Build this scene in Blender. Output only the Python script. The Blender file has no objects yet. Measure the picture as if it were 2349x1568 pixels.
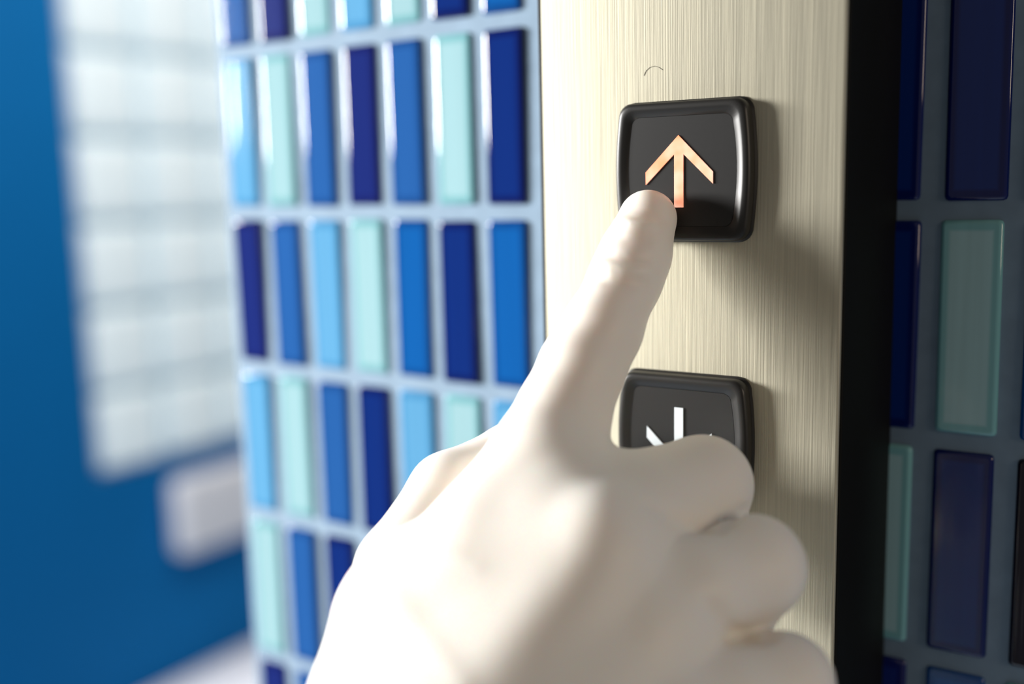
import bpy, bmesh, math, random
import numpy as np
from mathutils import Vector, Matrix

random.seed(7)
scene = bpy.context.scene
COL = scene.collection

# ------------------------------------------------------------------ camera
CAM = Vector((0.19752, -0.29455, 0.01013))
FWD = Vector((-0.54856, 0.82281, -0.14853)).normalized()
RGT = Vector((0.83376, 0.55164, -0.02338)).normalized()
UPV = RGT.cross(FWD).normalized()
FPX = 2455.8                                   # focal length in pixels of a 2349 px wide frame
cam_data = bpy.data.cameras.new('camera')
cam = bpy.data.objects.new('camera', cam_data)
COL.objects.link(cam)
cam.matrix_world = Matrix((
    (RGT.x, UPV.x, -FWD.x, CAM.x),
    (RGT.y, UPV.y, -FWD.y, CAM.y),
    (RGT.z, UPV.z, -FWD.z, CAM.z),
    (0, 0, 0, 1)))
cam_data.sensor_width = 36.0
cam_data.lens = FPX / 2349.0 * 36.0
cam_data.clip_start = 0.01
cam_data.dof.use_dof = True
cam_data.dof.focus_distance = 0.262
cam_data.dof.aperture_fstop = 3.7
scene.camera = cam

# ------------------------------------------------------------------ world, lights, exposure
world = bpy.data.worlds.new('world'); scene.world = world
world.use_nodes = True
bg = world.node_tree.nodes['Background']
bg.inputs['Color'].default_value = (1.0, 0.925, 0.83, 1)
bg.inputs['Strength'].default_value = 0.12

def area_light(name, loc, target, sx, sy, power, color):
    d = bpy.data.lights.new(name, 'AREA'); d.shape = 'RECTANGLE'
    d.size = sx; d.size_y = sy; d.energy = power; d.color = color
    o = bpy.data.objects.new(name, d); COL.objects.link(o)
    o.location = loc
    o.rotation_euler = (Vector(target) - Vector(loc)).to_track_quat('-Z', 'Y').to_euler()
    return o
# daylight from the tall lobby window to the left of the button wall
area_light('window_daylight', (-2.10, -1.02, 0.34), (0.08, -0.08, -0.02), 0.90, 0.46, 174, (1.0, 0.985, 0.955))
# added warm fill from the right, lifts the shaded side of the glove
area_light('warm_fill', (1.95, -0.62, 0.42), (0.1, -0.08, -0.03), 0.5, 0.7, 8.0, (1.0, 0.81, 0.62))
# added overhead fill round the corner, brightens the blue far wall
area_light('far_wall_fill', (-0.9, 1.25, 1.15), (-1.3, 1.3, -1.4), 1.2, 0.6, 24, (1.0, 0.97, 0.93))

scene.view_settings.view_transform = 'Standard'
scene.view_settings.look = 'None'
scene.view_settings.exposure = 0.0
scene.view_settings.gamma = 1.0
scene.view_settings.use_curve_mapping = False

# ------------------------------------------------------------------ helpers
def link(name, mesh, mat=None, parent=None):
    o = bpy.data.objects.new(name, mesh); COL.objects.link(o)
    if mat is not None:
        mesh.materials.append(mat)
    if parent is not None:
        o.parent = parent
    return o

def mesh_from(name, verts, faces, smooth=False):
    me = bpy.data.meshes.new(name)
    me.from_pydata([tuple(v) for v in verts], [], [tuple(f) for f in faces])
    me.validate(); me.update()
    if smooth:
        me.polygons.foreach_set('use_smooth', [True] * len(me.polygons))
    return me

def bevel_box(name, x0, x1, y0, y1, z0, z1, bev=0.0, seg=2, smooth=True):
    bm = bmesh.new()
    bmesh.ops.create_cube(bm, size=1)
    for v in bm.verts:
        v.co = Vector(((x0 + x1) / 2 + v.co.x * (x1 - x0), (y0 + y1) / 2 + v.co.y * (y1 - y0), (z0 + z1) / 2 + v.co.z * (z1 - z0)))
    if bev > 0:
        bmesh.ops.bevel(bm, geom=list(bm.edges), offset=bev, segments=seg, profile=0.5, affect='EDGES')
    me = bpy.data.meshes.new(name); bm.to_mesh(me); bm.free()
    if smooth and bev > 0:
        me.polygons.foreach_set('use_smooth', [True] * len(me.polygons))
        me.set_sharp_from_angle(angle=math.radians(35)) if bev == 0 else None
    return me

def new_mat(name):
    m = bpy.data.materials.new(name); m.use_nodes = True
    nt = m.node_tree
    return m, nt, nt.nodes['Principled BSDF']

def N(nt, t, **kw):
    n = nt.nodes.new(t)
    for k, v in kw.items():
        setattr(n, k, v)
    return n

def plain(name, col, rough=0.5, metal=0.0, coat=0.0, spec=0.5, noise=0.0, nscale=60.0):
    m, nt, b = new_mat(name)
    b.inputs['Roughness'].default_value = rough
    b.inputs['Metallic'].default_value = metal
    b.inputs['Coat Weight'].default_value = coat
    b.inputs['Coat Roughness'].default_value = 0.05
    b.inputs['Specular IOR Level'].default_value = spec
    if noise > 0:
        tc = N(nt, 'ShaderNodeTexCoord'); nz = N(nt, 'ShaderNodeTexNoise')
        nz.inputs['Scale'].default_value = nscale; nz.inputs['Detail'].default_value = 5
        nt.links.new(tc.outputs['Object'], nz.inputs['Vector'])
        rp = N(nt, 'ShaderNodeMapRange')
        rp.inputs['To Min'].default_value = 1 - noise; rp.inputs['To Max'].default_value = 1 + noise
        nt.links.new(nz.outputs['Fac'], rp.inputs['Value'])
        mx = N(nt, 'ShaderNodeVectorMath', operation='SCALE')
        mx.inputs[0].default_value = col[:3]
        nt.links.new(rp.outputs['Result'], mx.inputs['Scale'])
        nt.links.new(mx.outputs['Vector'], b.inputs['Base Color'])
    else:
        b.inputs['Base Color'].default_value = (*col[:3], 1)
    return m

def tag(o, label=None, cat=None, group=None, kind=None):
    if label: o['label'] = label
    if cat: o['category'] = cat
    if group: o['group'] = group
    if kind: o['kind'] = kind
    return o

# ------------------------------------------------------------------ materials
TW, TH = 0.020513, 0.0612                       # tile pitch, across and up
GW, GH = 0.0052, 0.0049                         # joint widths
HX, HZ = (TW - GW) / 2, (TH - GH) / 2           # tile half sizes

def tile_material(name, col, edge, streak=0.05):
    """glossy glass tile: colour of the painted back, deeper towards the thick glass rim"""
    m, nt, b = new_mat(name)
    tc = N(nt, 'ShaderNodeTexCoord'); sep = N(nt, 'ShaderNodeSeparateXYZ')
    nt.links.new(tc.outputs['Object'], sep.inputs['Vector'])
    ax = N(nt, 'ShaderNodeMath', operation='ABSOLUTE'); az = N(nt, 'ShaderNodeMath', operation='ABSOLUTE')
    nt.links.new(sep.outputs['X'], ax.inputs[0]); nt.links.new(sep.outputs['Z'], az.inputs[0])
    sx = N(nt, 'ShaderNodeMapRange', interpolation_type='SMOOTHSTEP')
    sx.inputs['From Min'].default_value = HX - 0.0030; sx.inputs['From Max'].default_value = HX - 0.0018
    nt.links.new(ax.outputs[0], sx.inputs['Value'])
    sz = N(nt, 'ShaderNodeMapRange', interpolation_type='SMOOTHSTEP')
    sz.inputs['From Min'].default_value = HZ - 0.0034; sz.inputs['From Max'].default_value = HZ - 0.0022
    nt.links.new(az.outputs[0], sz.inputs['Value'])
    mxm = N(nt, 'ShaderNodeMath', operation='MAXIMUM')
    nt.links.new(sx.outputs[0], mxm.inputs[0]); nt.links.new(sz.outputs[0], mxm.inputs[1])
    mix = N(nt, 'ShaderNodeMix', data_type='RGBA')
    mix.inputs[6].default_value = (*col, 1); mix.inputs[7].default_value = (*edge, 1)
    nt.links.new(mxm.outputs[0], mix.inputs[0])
    # faint vertical draw lines in the glass, different on every tile
    inf = N(nt, 'ShaderNodeObjectInfo')
    mp = N(nt, 'ShaderNodeMapping'); mp.inputs['Scale'].default_value = (420, 1, 9)
    cmb = N(nt, 'ShaderNodeCombineXYZ')
    ml = N(nt, 'ShaderNodeMath', operation='MULTIPLY'); ml.inputs[1].default_value = 91.0
    nt.links.new(inf.outputs['Random'], ml.inputs[0]); nt.links.new(ml.outputs[0], cmb.inputs['Z'])
    nt.links.new(cmb.outputs[0], mp.inputs['Location'])
    nt.links.new(tc.outputs['Object'], mp.inputs['Vector'])
    nz = N(nt, 'ShaderNodeTexNoise'); nz.inputs['Scale'].default_value = 1.0; nz.inputs['Detail'].default_value = 2
    nt.links.new(mp.outputs[0], nz.inputs['Vector'])
    mr = N(nt, 'ShaderNodeMapRange'); mr.inputs['To Min'].default_value = 1 - 2.2 * streak; mr.inputs['To Max'].default_value = 1 + 2.2 * streak
    nt.links.new(nz.outputs['Fac'], mr.inputs['Value'])
    sc = N(nt, 'ShaderNodeVectorMath', operation='SCALE')
    nt.links.new(mix.outputs[2], sc.inputs[0]); nt.links.new(mr.outputs[0], sc.inputs['Scale'])
    nt.links.new(sc.outputs[0], b.inputs['Base Color'])
    b.inputs['Roughness'].default_value = 0.07
    b.inputs['IOR'].default_value = 1.5
    b.inputs['Coat Weight'].default_value = 0.2
    b.inputs['Coat Roughness'].default_value = 0.03
    bp = N(nt, 'ShaderNodeBump'); bp.inputs['Strength'].default_value = 0.06; bp.inputs['Distance'].default_value = 0.001
    nt.links.new(nz.outputs['Fac'], bp.inputs['Height']); nt.links.new(bp.outputs[0], b.inputs['Normal'])
    return m

TM = {
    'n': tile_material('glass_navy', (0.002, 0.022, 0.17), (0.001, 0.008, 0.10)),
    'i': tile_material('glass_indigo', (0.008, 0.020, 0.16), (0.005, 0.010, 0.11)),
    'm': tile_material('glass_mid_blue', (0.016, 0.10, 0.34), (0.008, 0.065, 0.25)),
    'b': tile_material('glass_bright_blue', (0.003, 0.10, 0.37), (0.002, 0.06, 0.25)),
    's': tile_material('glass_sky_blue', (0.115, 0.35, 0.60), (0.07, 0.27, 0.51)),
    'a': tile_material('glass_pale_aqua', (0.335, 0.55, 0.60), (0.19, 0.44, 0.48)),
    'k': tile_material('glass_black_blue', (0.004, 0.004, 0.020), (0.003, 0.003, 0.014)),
}
M_GROUT = plain('blue_grey_grout', (0.205, 0.29, 0.385), 0.9, noise=0.16, nscale=160)
M_BLACK = plain('black_housing', (0.005, 0.005, 0.004), 0.6, spec=0.12)
M_BUTTON = plain('black_button_plastic', (0.014, 0.0135, 0.013), 0.36, spec=0.45)
M_BUTTON_FACE = plain('black_button_face', (0.014, 0.0138, 0.014), 0.40, spec=0.4, noise=0.12, nscale=900)
M_WHITE_ARROW = plain('white_arrow_plastic', (0.66, 0.72, 0.76), 0.4)
M_BLUE_WALL = plain('blue_painted_wall', (0.0, 0.155, 0.44), 0.7, spec=0.15, noise=0.05, nscale=6)
M_MORTAR = plain('glass_block_mortar', (0.55, 0.68, 0.76), 0.8)
M_BENCH = plain('white_bench', (0.86, 0.87, 0.93), 0.5)
M_FLOOR = plain('grey_floor', (0.30, 0.36, 0.44), 0.5, noise=0.1, nscale=10)

def glow_arrow_material():
    m, nt, b = new_mat('lit_orange_arrow')
    b.inputs['Base Color'].default_value = (0.70, 0.22, 0.10, 1)
    b.inputs['Roughness'].default_value = 0.4
    tc = N(nt, 'ShaderNodeTexCoord'); nz = N(nt, 'ShaderNodeTexNoise')
    nz.inputs['Scale'].default_value = 160; nz.inputs['Detail'].default_value = 2
    nt.links.new(tc.outputs['Object'], nz.inputs['Vector'])
    cr = N(nt, 'ShaderNodeValToRGB')
    cr.color_ramp.elements[0].position = 0.35; cr.color_ramp.elements[0].color = (1.0, 0.30, 0.14, 1)
    cr.color_ramp.elements[1].position = 0.62; cr.color_ramp.elements[1].color = (1.0, 0.64, 0.52, 1)
    nt.links.new(nz.outputs['Fac'], cr.inputs['Fac'])
    nt.links.new(cr.outputs['Color'], b.inputs['Emission Color'])
    b.inputs['Emission Strength'].default_value = 0.88
    return m
M_LIT_ARROW = glow_arrow_material()

def brushed_metal():
    m, nt, b = new_mat('brushed_champagne_metal')
    tc = N(nt, 'ShaderNodeTexCoord')
    mp = N(nt, 'ShaderNodeMapping'); mp.inputs['Scale'].default_value = (2600, 1, 34)
    nt.links.new(tc.outputs['Object'], mp.inputs['Vector'])
    nz = N(nt, 'ShaderNodeTexNoise'); nz.inputs['Scale'].default_value = 1; nz.inputs['Detail'].default_value = 4
    nt.links.new(mp.outputs[0], nz.inputs['Vector'])
    mp2 = N(nt, 'ShaderNodeMapping'); mp2.inputs['Scale'].default_value = (700, 1, 5)
    nt.links.new(tc.outputs['Object'], mp2.inputs['Vector'])
    nz2 = N(nt, 'ShaderNodeTexNoise'); nz2.inputs['Scale'].default_value = 1; nz2.inputs['Detail'].default_value = 3
    nt.links.new(mp2.outputs[0], nz2.inputs['Vector'])
    ad = N(nt, 'ShaderNodeMath', operation='ADD')
    nt.links.new(nz.outputs['Fac'], ad.inputs[0]); nt.links.new(nz2.outputs['Fac'], ad.inputs[1])
    cr = N(nt, 'ShaderNodeMapRange'); cr.inputs['From Min'].default_value = 0.6; cr.inputs['From Max'].default_value = 1.4
    cr.inputs['To Min'].default_value = 0.80; cr.inputs['To Max'].default_value = 1.16
    nt.links.new(ad.outputs[0], cr.inputs['Value'])
    sc = N(nt, 'ShaderNodeVectorMath', operation='SCALE'); sc.inputs[0].default_value = (0.555, 0.525, 0.415)
    nt.links.new(cr.outputs[0], sc.inputs['Scale']); nt.links.new(sc.outputs[0], b.inputs['Base Color'])
    b.inputs['Metallic'].default_value = 0.55
    b.inputs['Anisotropic'].default_value = 0.6
    tg = N(nt, 'ShaderNodeTangent', direction_type='UV_MAP', uv_map='UVMap')
    nt.links.new(tg.outputs[0], b.inputs['Tangent'])
    rr = N(nt, 'ShaderNodeMapRange'); rr.inputs['To Min'].default_value = 0.60; rr.inputs['To Max'].default_value = 0.80
    nt.links.new(nz2.outputs['Fac'], rr.inputs['Value']); nt.links.new(rr.outputs[0], b.inputs['Roughness'])
    bp = N(nt, 'ShaderNodeBump'); bp.inputs['Strength'].default_value = 0.4; bp.inputs['Distance'].default_value = 0.0002
    nt.links.new(nz.outputs['Fac'], bp.inputs['Height']); nt.links.new(bp.outputs[0], b.inputs['Normal'])
    return m
M_METAL = brushed_metal()

def glove_material():
    m, nt, b = new_mat('white_rubber_glove')
    b.inputs['Base Color'].default_value = (0.92, 0.865, 0.80, 1)
    b.inputs['Roughness'].default_value = 0.46
    b.inputs['Specular IOR Level'].default_value = 0.35
    b.inputs['Subsurface Weight'].default_value = 0.6
    b.inputs['Subsurface Radius'].default_value = (1.0, 0.55, 0.38)
    b.inputs['Subsurface Scale'].default_value = 0.0045
    tc = N(nt, 'ShaderNodeTexCoord'); nz = N(nt, 'ShaderNodeTexNoise')
    nz.inputs['Scale'].default_value = 55; nz.inputs['Detail'].default_value = 3
    nt.links.new(tc.outputs['Object'], nz.inputs['Vector'])
    bp = N(nt, 'ShaderNodeBump'); bp.inputs['Strength'].default_value = 0.08; bp.inputs['Distance'].default_value = 0.002
    nt.links.new(nz.outputs['Fac'], bp.inputs['Height']); nt.links.new(bp.outputs[0], b.inputs['Normal'])
    return m
M_GLOVE = glove_material()

def glass_block_material():
    m, nt, b = new_mat('daylit_glass_block')
    b.inputs['Base Color'].default_value = (0.80, 0.88, 0.90, 1)
    b.inputs['Roughness'].default_value = 0.25
    b.inputs['Emission Color'].default_value = (0.74, 0.89, 0.97, 1)
    b.inputs['Emission Strength'].default_value = 0.24
    return m
M_BLOCK = glass_block_material()

# ------------------------------------------------------------------ the tiled button wall
WX0 = -6.5 * TW - 0.0015
wall = link('wall_back', bevel_box('wall_back', WX0, 1.6, 0.0011, 0.40, -1.55, 1.45, 0.0012, 2), M_GROUT)
tag(wall, 'wall of upright blue and aqua glass mosaic tiles in pale grout', kind='structure')

def tile_mesh(name, hx, hz):
    """pillowed glass tile: flat face, wide soft rim; origin at the centre of the face"""
    rings = []
    def ring(ix, y, rad):
        pts = []
        ax, az = hx - ix, hz - ix
        r = max(rad, 0.0003)
        for cx, cz, a0 in ((ax - r, az - r, 0), (-ax + r, az - r, 90), (-ax + r, -az + r, 180), (ax - r, -az + r, 270)):
            for k in range(3):
                a = math.radians(a0 + 45 * k)
                pts.append((cx + r * math.cos(a), y, cz + r * math.sin(a)))
        return pts
    prof = [(0.0, 0.0050, 0.0011), (0.0, 0.0013, 0.0011), (0.00012, 0.0007, 0.0011), (0.00040, 0.00028, 0.0010), (0.00075, 0.00007, 0.0008), (0.0012, 0.0, 0.0006)]
    v = []; f = []
    for ix, y, r in prof:
        v += ring(ix, y, r)
    n = 12
    for i in range(len(prof) - 1):
        for k in range(n):
            a, b_ = i * n + k, i * n + (k + 1) % n
            f.append((a, b_, b_ + n, a + n))
    f.append(tuple(range((len(prof) - 1) * n, len(prof) * n)))
    me = mesh_from(name, v, f, smooth=True)
    me.polygons[len(me.polygons) - 1].use_smooth = False
    return me

# glass colours by row (0 is the row above the joint at z = 0), left of the panel and right of it
LEFT = {4: 'amsnbia', 3: 'imsabma', 2: 'smanmab', 1: 'miasanb', 0: 'samiman', -1: 'imsabnb', -2: 'samnsas', -3: 'amnbsam', -4: 'imsanbs', -5: 'samnbas', -6: 'miasnab'}
RIGHT = {4: 'snbamis', 3: 'bansmia', 2: 'abnmsai', 1: 'msanism', 0: 'nnbansm', -1: 'nabmisn', -2: 'ankbams', -3: 'imabnsa', -4: 'smianba', -5: 'anmsbia', -6: 'bsinamn'}
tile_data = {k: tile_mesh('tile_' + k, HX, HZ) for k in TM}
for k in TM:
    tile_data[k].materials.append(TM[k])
rnd = random.Random(3)
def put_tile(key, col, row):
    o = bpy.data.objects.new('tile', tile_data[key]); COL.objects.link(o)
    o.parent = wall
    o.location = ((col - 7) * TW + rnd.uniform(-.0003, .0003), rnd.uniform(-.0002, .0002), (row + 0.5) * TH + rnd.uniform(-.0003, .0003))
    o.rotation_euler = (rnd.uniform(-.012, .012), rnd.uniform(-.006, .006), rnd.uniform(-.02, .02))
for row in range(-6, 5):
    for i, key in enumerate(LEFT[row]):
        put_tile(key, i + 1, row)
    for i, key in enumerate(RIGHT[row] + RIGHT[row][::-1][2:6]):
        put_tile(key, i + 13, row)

# ------------------------------------------------------------------ far wall of the lobby, glass blocks, bench
FX = -2.0
WY0, WY1, WZ0, WZ1 = 1.215, 3.215, -0.665, 1.335       # glass block window opening
def wall_slab(name, y0, y1, z0, z1, par=None):
    return link(name, bevel_box(name, FX - 0.12, FX, y0, y1, z0, z1, 0), M_BLUE_WALL, par)
far = wall_slab('wall_left', 0.55, WY0, -1.55, 1.8)
tag(far, 'blurred saturated blue wall at the left edge', kind='structure')
o = wall_slab('wall_slab', WY0, 3.4, -1.55, WZ0, far)
o = wall_slab('wall_slab', WY0, 3.4, WZ1, 1.8, far)
floor = link('floor', bevel_box('floor', -2.12, 3.0, -3.0, 3.4, -1.60, -1.55, 0), M_FLOOR); tag(floor, kind='structure')
win = link('window_1', bevel_box('window_1', FX - 0.10, FX - 0.022, WY0, WY1, WZ0, WZ1, 0), M_MORTAR)
tag(win, 'blurred bright window of pale square glass blocks', kind='structure')
BP = 0.2
bmesh_block = bevel_box('glass_block', -0.03, 0.03, -BP / 2 + 0.011, BP / 2 - 0.011, -BP / 2 + 0.011, BP / 2 - 0.011, 0.022, 3)
bmesh_block.materials.append(M_BLOCK)
for iy in range(10):
    for iz in range(10):
        b = bpy.data.objects.new('glass_block', bmesh_block); COL.objects.link(b); b.parent = win
        b.location = (FX - 0.022, WY0 + BP * (iy + .5), WZ0 + BP * (iz + .5))

bench = bpy.data.objects.new('bench', None); COL.objects.link(bench); bench.location = (FX + 0.25, 2.1, -1.55)
tag(bench, 'blurred white bench under the glass block window', 'bench')
def bpart(name, x0, x1, y0, y1, z0, z1, bev):
    o = link(name, bevel_box(name, x0 - bench.location.x, x1 - bench.location.x, y0 - 2.1, y1 - 2.1, z0 + 1.55, z1 + 1.55, bev, 4), M_BENCH, bench)
bpart('backrest', FX + 0.002, FX + 0.06, 1.40, 2.9, -0.915, -0.715, 0.025)
bpart('seat', FX + 0.002, FX + 0.40, 1.22, 2.9, -1.33, -1.235, 0.03)
for yy in (1.5, 2.75):
    bpart('leg', FX + 0.05, FX + 0.35, yy, yy + 0.06, -1.55, -1.32, 0.01)

# ------------------------------------------------------------------ call panel
T = -0.046                                               # front of the metal plate
PX0, PX1 = 0.0433, 0.1240
panel = bpy.data.objects.new('call_panel', None); COL.objects.link(panel); panel.location = (0.0833, 0, -0.02)
tag(panel, 'brushed champagne metal lift call panel on a black box with two buttons', 'call panel')
def pl(me, name, mat):
    for v in me.vertices:
        v.co -= Vector((0.0833, 0, -0.02))
    return link(name, me, mat, panel)
pl(bevel_box('housing', 0.0415, 0.1246, T + 0.0012, 0.0011, -0.26, 0.20, 0.0005, 2), 'housing', M_BLACK)
plate = pl(bevel_box('face_plate', PX0, PX1, T, T + 0.003, -0.259, 0.199, 0.0005, 3), 'face_plate', M_METAL)
uvl = plate.data.uv_layers.new(name='UVMap')
for lp in plate.data.loops:
    co = plate.data.vertices[lp.vertex_index].co
    uvl.data[lp.index].uv = (co.z * 4 + 0.5, co.x * 4 + 0.5)

def outline(hw, hh, bow, rad, n=14, m=6):
    """barrel shaped outline: straight top and bottom, bowed sides; counter-clockwise from the right side"""
    pts = []
    def side_x(z): return hw + bow * (1 - (z / hh) ** 2)
    # right side going up
    zc = hh - rad
    for k in range(n + 1):
        z = -zc + 2 * zc * k / n
        pts.append((side_x(z), z))
    x_end = side_x(zc)
    for k in range(1, m):
        a = math.pi / 2 * k / m
        pts.append((x_end - rad + rad * math.cos(a), zc + rad * math.sin(a)))
    top = [(x_end - rad - 2 * (x_end - rad) * k / n, hh) for k in range(n + 1)]
    pts += top
    for k in range(1, m):
        a = math.pi / 2 + math.pi / 2 * k / m
        pts.append((-x_end + rad + rad * math.cos(a), zc + rad * math.sin(a)))
    half = list(pts)
    for k in range(n + 1):
        z = zc - 2 * zc * k / n
        pts.append((-side_x(z), z))
    for k in range(1, m):
        a = math.pi + math.pi / 2 * k / m
        pts.append((-x_end + rad + rad * math.cos(a), -zc + rad * math.sin(a)))
    pts += [(-x_end + rad + 2 * (x_end - rad) * k / n, -hh) for k in range(n + 1)]
    for k in range(1, m):
        a = 1.5 * math.pi + math.pi / 2 * k / m
        pts.append((x_end - rad + rad * math.cos(a), -zc + rad * math.sin(a)))
    return pts

def loft(name, rings, cap=True):
    v = []; f = []; n = len(rings[0])
    for r in rings: v += r
    for i in range(len(rings) - 1):
        for k in range(n):
            a, b_ = i * n + k, i * n + (k + 1) % n
            f.append((a, b_, b_ + n, a + n))
    if cap: f.append(tuple(range((len(rings) - 1) * n, len(rings) * n)))
    me = mesh_from(name, v, f, smooth=True)
    me.set_sharp_from_angle(angle=math.radians(50))
    if cap: me.polygons[len(me.polygons) - 1].use_smooth = False
    return me

def ring_at(d, y, rad=0.0035):
    return [(x, y, z) for x, z in outline(0.0166 - d, 0.0170 - d, 0.0014, max(rad - d * 0.35, 0.0012))]

ARROW = [(84.6, 20.11), (93.65, 11.12), (93.66, 8.29), (85.9, 15.6), (85.9, 2.59), (83.5, 2.59), (83.5, 15.6), (75.75, 8.25), (75.71, 11.30)]
def arrow_mesh(flip):
    v = []
    n = len(ARROW)
    for y in (-0.00005, -0.00035):
        for x, z in ARROW:
            x, z = (x - 84.7) / 1000, (z - 11.35) / 1000
            if flip: z = -z
            v.append((x, y, z))
    f = [(k, (k + 1) % n, (k + 1) % n + n, k + n) for k in range(n)]
    # front cap cut into the two wings and the stem
    f += [(n + 0, n + 8, n + 7, n + 6), (n + 0, n + 6, n + 3), (n + 0, n + 3, n + 2, n + 1), (n + 6, n + 5, n + 4, n + 3)]
    return mesh_from('arrow', v, f)

def button(z, mat, flip, label, lab2):
    cx, h = 0.0852, 0.0042
    rings = [ring_at(-0.0004, 0.0), ring_at(-0.0004, -0.0005), ring_at(0, -0.0008), ring_at(0, -h + 0.0009), ring_at(0.0003, -h + 0.0003), ring_at(0.0009, -h), ring_at(0.0017, -h), ring_at(0.0019, -h + 0.00005), ring_at(0.0034, -h + 0.00060), ring_at(0.0037, -h + 0.0010)]
    b = link('button', loft('button', rings, cap=False), M_BUTTON, panel)
    b.location = (cx - 0.0833, T, z + 0.02)
    b['label'] = label
    fc = link('button_face', loft('button_face', [ring_at(0.0036, -h + 0.0012), ring_at(0.0036, -h + 0.00075)]), M_BUTTON_FACE, b)
    a = link('arrow', arrow_mesh(flip), mat, b)
    a.location = (-0.0005, -h + 0.00075, 0)
    a['label'] = lab2
    return b
button(0.0115, M_LIT_ARROW, False, 'black square button being pressed', 'glowing orange up arrow')
button(-0.0565, M_WHITE_ARROW, True, 'black square button behind the curled fingers', 'unlit white down arrow')

# ------------------------------------------------------------------ gloved hand
def cone(pa, ra, pb, rb): return (np.asarray(pa), ra, np.asarray(pb), rb)
def chain(pts):
    q = [(np.array(p[:3]) / 1000, p[3] / 1000) for p in pts]
    return [cone(q[i][0], q[i][1], q[i + 1][0], q[i + 1][1]) for i in range(len(q) - 1)]

# joints of the skeleton under the glove: x, y, z and radius in millimetres
INDEX = chain([(79.5, -56.4, 0.1, 7.2), (79.4, -63.0, -8.2, 8.3), (78.7, -66.9, -13.7, 8.5), (76.9, -75.6, -25.1, 9.2), (75.1, -81.9, -33.1, 9.8), (73.7, -88.2, -42.5, 10.5), (73.0, -95.5, -49.7, 10.9), (70.4, -112.4, -66.5, 12.4)])
MIDDLE = chain([(95.7, -111.6, -64.4, 10.8), (96.7, -94.0, -61.7, 10.6), (101.6, -73.4, -59.6, 10.9), (97.9, -60.1, -73.7, 8.8), (92.5, -66.0, -86.6, 8.4)])
RING = chain([(106.3, -111.4, -78.8, 10.4), (111.4, -99.7, -73.6, 10.2), (118.2, -85.2, -72.3, 10.7), (110.1, -75.0, -86.9, 8.8), (105.0, -79.1, -97.5, 8.4)])
PINKY = chain([(114.6, -117.1, -94.3, 9.4), (120.6, -105.5, -92.5, 9.0), (127.9, -92.1, -92.8, 9.5), (124.2, -83.7, -106.1, 8.0), (117.3, -88.6, -114.8, 7.6)])
THUMB = chain([(50.6, -124.3, -86.2, 12.1), (46.4, -114.5, -77.0, 10.9), (46.4, -96.3, -63.7, 9.8), (52.3, -76.9, -59.2, 9.2), (56.0, -68.3, -58.5, 7.8)])
PALM = []
for bone in [
        [(70.1, -112.0, -66.7, 12.4), (67.8, -147.6, -110.6, 14.0)],
        [(95.5, -111.2, -65.1, 10.6), (83.8, -154.2, -105.3, 14.0)],
        [(106.1, -111.0, -79.9, 10.4), (93.4, -153.9, -105.6, 14.0)],
        [(114.6, -117.1, -94.3, 9.6), (99.0, -148.5, -109.3, 14.0)],
        [(71.6, -111.6, -66.5, 12.0), (94.6, -110.7, -65.7, 10.6)],
        [(73.8, -118.5, -72.7, 12.0), (93.4, -115.9, -73.4, 10.6)],
        [(82.1, -110.7, -66.5, 11.5), (78.1, -143.5, -95.9, 14.0)],
        [(77.5, -100.7, -54.9, 11.4), (85.9, -110.0, -66.5, 11.0)],
        [(84.8, -99.6, -59.0, 10.6), (91.9, -83.2, -61.5, 10.4)],
        [(112.1, -87.4, -88.7, 8.6), (108.8, -97.0, -103.2, 10.0)],
        [(99.1, -100.1, -84.6, 12.0), (98.8, -113.6, -104.1, 14.0)],
        [(51.0, -125.0, -84.9, 12.6), (59.7, -138.7, -98.6, 14.6), (70.4, -148.1, -109.5, 16.5)],
        [(55.7, -122.5, -78.3, 11.6), (64.3, -135.3, -90.3, 13.0)],
        [(57.9, -123.0, -79.1, 11.4), (69.0, -120.6, -74.3, 11.5)],
        [(61.5, -120.6, -75.8, 11.5), (69.9, -136.8, -92.0, 13.0)],
        [(77.6, -103.9, -79.8, 12.0), (77.5, -129.9, -102.5, 16.0)],
        [(83.7, -148.9, -109.2, 24.0), (92.3, -177.4, -137.1, 29.0), (99.7, -213.1, -187.5, 34.0)],
]:
    PALM += chain(bone)

def field_of(prims, pts, k):
    res = None
    for a, ra, b, rb in prims:
        ab = b - a; L = float(ab @ ab)
        pa = pts - a.astype(np.float32)
        t = np.clip(pa @ (ab / L).astype(np.float32), 0, 1)
        d = np.sqrt(((pa - t[:, None] * ab.astype(np.float32)) ** 2).sum(1)) - (ra + t * (rb - ra)).astype(np.float32)
        res = d if res is None else smin(res, d, k)
    return res
def smin(a, b, k):
    h = np.maximum(k - np.abs(a - b), 0) / k
    return np.minimum(a, b) - h * h * h * k / 6.0

def seg_dist(pts, a, b):
    ab = b - a; t = np.clip((pts - a) @ ab / (ab @ ab), 0, 1)
    return np.sqrt(((pts - a - t[:, None] * ab) ** 2).sum(1))

def hand_field(pts):
    palm = field_of(PALM, pts, 0.012)
    total = None
    for fing, kk in ((INDEX, 0.011), (MIDDLE, 0.010), (RING, 0.009), (PINKY, 0.008), (THUMB, 0.004)):
        g = smin(field_of(fing, pts, 0.004), palm, kk)
        total = g if total is None else smin(total, g, 0.0010)
    return total

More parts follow.
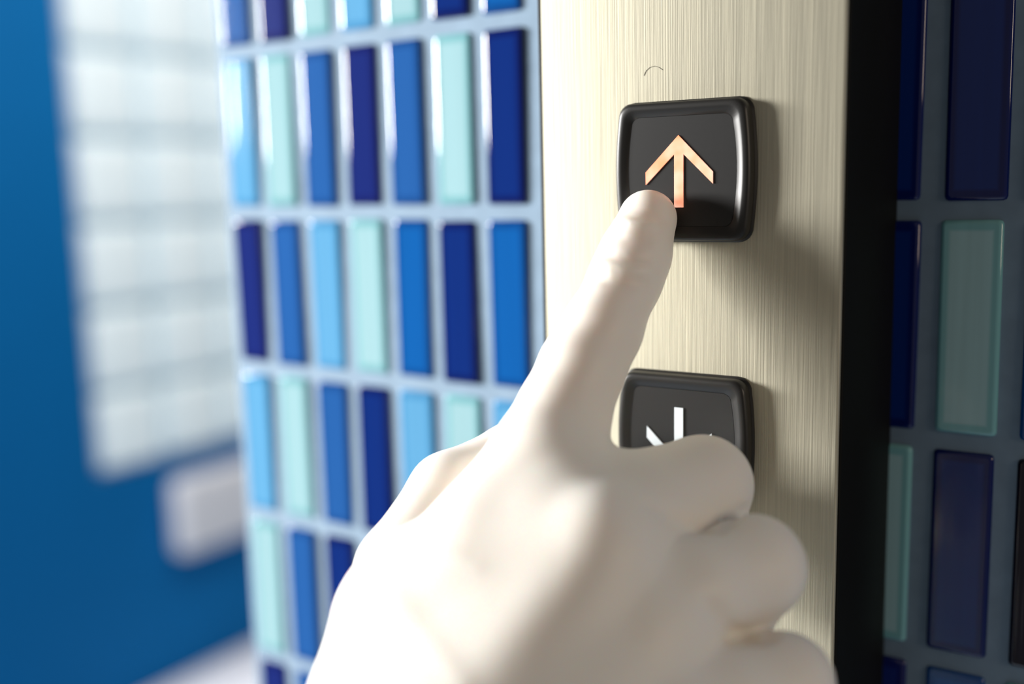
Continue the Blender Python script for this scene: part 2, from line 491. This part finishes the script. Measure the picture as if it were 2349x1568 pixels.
# folds of the rubber: (line on the skin in millimetres, height, width), raised or sunk
FOLDS = [([np.array(p) / 1000 for p in pts], a, w) for pts, a, w in [
    ([(74.0, -73.7, -9.5), (79.4, -75.5, -10.1), (83.3, -74.4, -10.8), (86.3, -71.5, -11.2)], 0.0011, 0.0012),
    ([(73.4, -75.4, -12.3), (80.3, -77.3, -13.2), (83.8, -75.5, -13.8), (86.6, -72.1, -14.2)], -0.0006, 0.0015),
    ([(75.2, -72.5, -7.1), (79.7, -73.9, -7.8), (83.6, -72.7, -8.4), (86.2, -70.2, -8.9)], -0.0005, 0.0011),
    ([(75.9, -65.6, 0.3), (81.0, -67.6, -0.5), (83.4, -66.8, -0.9), (85.0, -65.0, -1.0)], 0.0011, 0.0011),
    ([(76.4, -69.8, -3.2), (81.4, -70.7, -3.9), (85.8, -68.1, -4.4)], -0.0005, 0.0015),
    ([(79.1, -63.9, 2.8), (83.3, -63.0, 2.1), (86.1, -60.6, 0.3)], -0.0004, 0.0012),
    ([(61.6, -137.8, -70.9), (72.6, -142.0, -74.7), (87.6, -148.5, -79.8)], 0.00025, 0.0024),
    ([(67.0, -130.8, -62.9), (72.8, -131.2, -63.1), (79.0, -131.6, -64.6)], 0.00015, 0.002),
    ([(112.3, -73.0, -64.1), (113.6, -83.0, -62.1), (114.0, -91.0, -62.2), (113.3, -94.0, -62.6), (109.7, -91.5, -63.8)], -0.002, 0.0014),
    ([(109.7, -91.5, -63.8), (108.1, -95.5, -61.9), (106.9, -101.5, -58.7), (104.6, -106.8, -55.0)], -0.001, 0.0018),
    ([(125.2, -94.6, -83.0), (123.9, -96.5, -83.3), (120.2, -94.3, -84.4), (118.9, -95.7, -83.0)], -0.002, 0.0014),
    ([(118.9, -95.7, -83.0), (120.3, -106.2, -76.6), (118.8, -109.0, -72.9)], -0.0012, 0.002),
]]

def build_hand():
    allp = np.array([c[0] for c in INDEX + MIDDLE + RING + PINKY + THUMB + PALM] + [c[2] for c in INDEX + MIDDLE + RING + PINKY + THUMB + PALM])
    lo = allp.min(0) - 0.030; hi = allp.max(0) + 0.030
    h = 0.0008
    n = np.ceil((hi - lo) / h).astype(int)
    # coarse pass: evaluate only where the surface is near
    hc = h * 6; nc = np.ceil((hi - lo) / hc).astype(int) + 1
    gx, gy, gz = np.meshgrid(*[lo[i] + hc * (np.arange(nc[i]) + 0.5) for i in range(3)], indexing='ij')
    cf = hand_field(np.stack([gx, gy, gz], -1).reshape(-1, 3).astype(np.float32)).reshape(nc)
    near = np.abs(cf) < hc * 1.6
    N3 = nc * 6
    F = np.repeat(np.repeat(np.repeat(np.sign(cf).astype(np.float32) * 0.01, 6, 0), 6, 1), 6, 2)
    ci = np.argwhere(near)
    off = np.stack(np.meshgrid(*[np.arange(6)] * 3, indexing='ij'), -1).reshape(-1, 3)
    idx = (ci[:, None, :] * 6 + off[None]).reshape(-1, 3)
    pts = (lo + h * (idx + 0.5)).astype(np.float32)
    val = np.concatenate([hand_field(c) for c in np.array_split(pts, max(1, len(pts) // 400000))])
    for pl_, amp, sg in FOLDS:
        d = None
        for a, b in zip(pl_[:-1], pl_[1:]):
            q = seg_dist(pts, a.astype(np.float32), b.astype(np.float32)); d = q if d is None else np.minimum(d, q)
        # distance measured along the skin only: fold lines sit close to the surface
        val = val - amp * np.exp(-(d / sg) ** 2).astype(np.float32)
    F[idx[:, 0], idx[:, 1], idx[:, 2]] = val
    # surface nets
    S = F < 0
    c = [S[i:N3[0] - 1 + i, j:N3[1] - 1 + j, k:N3[2] - 1 + k] for i in (0, 1) for j in (0, 1) for k in (0, 1)]
    cnt = sum(x.astype(np.int8) for x in c)
    act = (cnt > 0) & (cnt < 8)
    cells = np.argwhere(act)
    vid = np.full(act.shape, -1, np.int64); vid[act] = np.arange(len(cells))
    acc = np.zeros((len(cells), 3)); num = np.zeros(len(cells))
    corners = [(i, j, k) for i in (0, 1) for j in (0, 1) for k in (0, 1)]
    for a in range(8):
        for b in range(a + 1, 8):
            ca, cb = np.array(corners[a]), np.array(corners[b])
            if np.abs(ca - cb).sum() != 1: continue
            A = cells + ca; B = cells + cb
            fa = F[A[:, 0], A[:, 1], A[:, 2]]; fb = F[B[:, 0], B[:, 1], B[:, 2]]
            m = (fa < 0) != (fb < 0)
            t = np.where(m, fa / np.where(m, fa - fb, 1), 0)
            acc += np.where(m[:, None], ca + t[:, None] * (cb - ca), 0); num += m
    V = lo + h * (cells + acc / num[:, None] + 0.5)
    quads = []
    for ax in range(3):
        e1, e2 = (ax + 1) % 3, (ax + 2) % 3
        sl0 = [slice(1, None)] * 3; sl1 = [slice(1, None)] * 3
        s0 = S; 
        lo_s = [slice(1, S.shape[q] - 1) for q in range(3)]; hi_s = list(lo_s)
        lo_s[ax] = slice(0, S.shape[ax] - 1); hi_s[ax] = slice(1, S.shape[ax])
        a = S[tuple(lo_s)]; b = S[tuple(hi_s)]
        e = np.argwhere(a != b)
        inside = a[tuple(e.T)]
        base = e.copy(); base[:, e1] += 1; base[:, e2] += 1
        def vv(d1, d2):
            q = base.copy(); q[:, e1] += d1; q[:, e2] += d2
            return vid[q[:, 0], q[:, 1], q[:, 2]]
        q = np.stack([vv(-1, -1), vv(0, -1), vv(0, 0), vv(-1, 0)], 1)
        q[~inside] = q[~inside][:, ::-1]
        quads.append(q)
    Q = np.concatenate(quads); Q = Q[(Q >= 0).all(1)]
    return V, Q

V, Q = build_hand()
hand_base = V.mean(0)
me = bpy.data.meshes.new('gloved_hand')
me.from_pydata((V - hand_base).tolist(), [], Q.tolist()); me.update()
me.polygons.foreach_set('use_smooth', [True] * len(me.polygons))
hand = link('gloved_hand', me, M_GLOVE)
hand.location = hand_base
sm = hand.modifiers.new('smooth', 'SMOOTH')
sm.factor = 0.5; sm.iterations = 3
tag(hand, 'right hand in a white rubber glove, index finger pressing the lit up button', 'hand')

# ------------------------------------------------------------------ hair stuck to the plate
cv = bpy.data.curves.new('hair_strand', 'CURVE'); cv.dimensions = '3D'; cv.bevel_depth = 0.00005; cv.bevel_resolution = 1
sp = cv.splines.new('POLY')
hp = [(0.0, 0.0), (0.0006, 0.0011), (0.0017, 0.0019), (0.0030, 0.0021), (0.0042, 0.0017), (0.0052, 0.0010)]
sp.points.add(len(hp) - 1)
for q, (x, z) in zip(sp.points, hp):
    q.co = (x, 0, z, 1)
tmp = bpy.data.objects.new('hair_curve', cv)
hm = bpy.data.meshes.new_from_object(tmp)
bpy.data.objects.remove(tmp)
hair = link('hair_strand', hm, plain('dark_hair', (0.12, 0.11, 0.09), 0.6))
hair.location = (0.0735, T - 0.00006, 0.0355)
tag(hair, 'tiny curved dark hair stuck to the metal plate above the up button', 'hair')
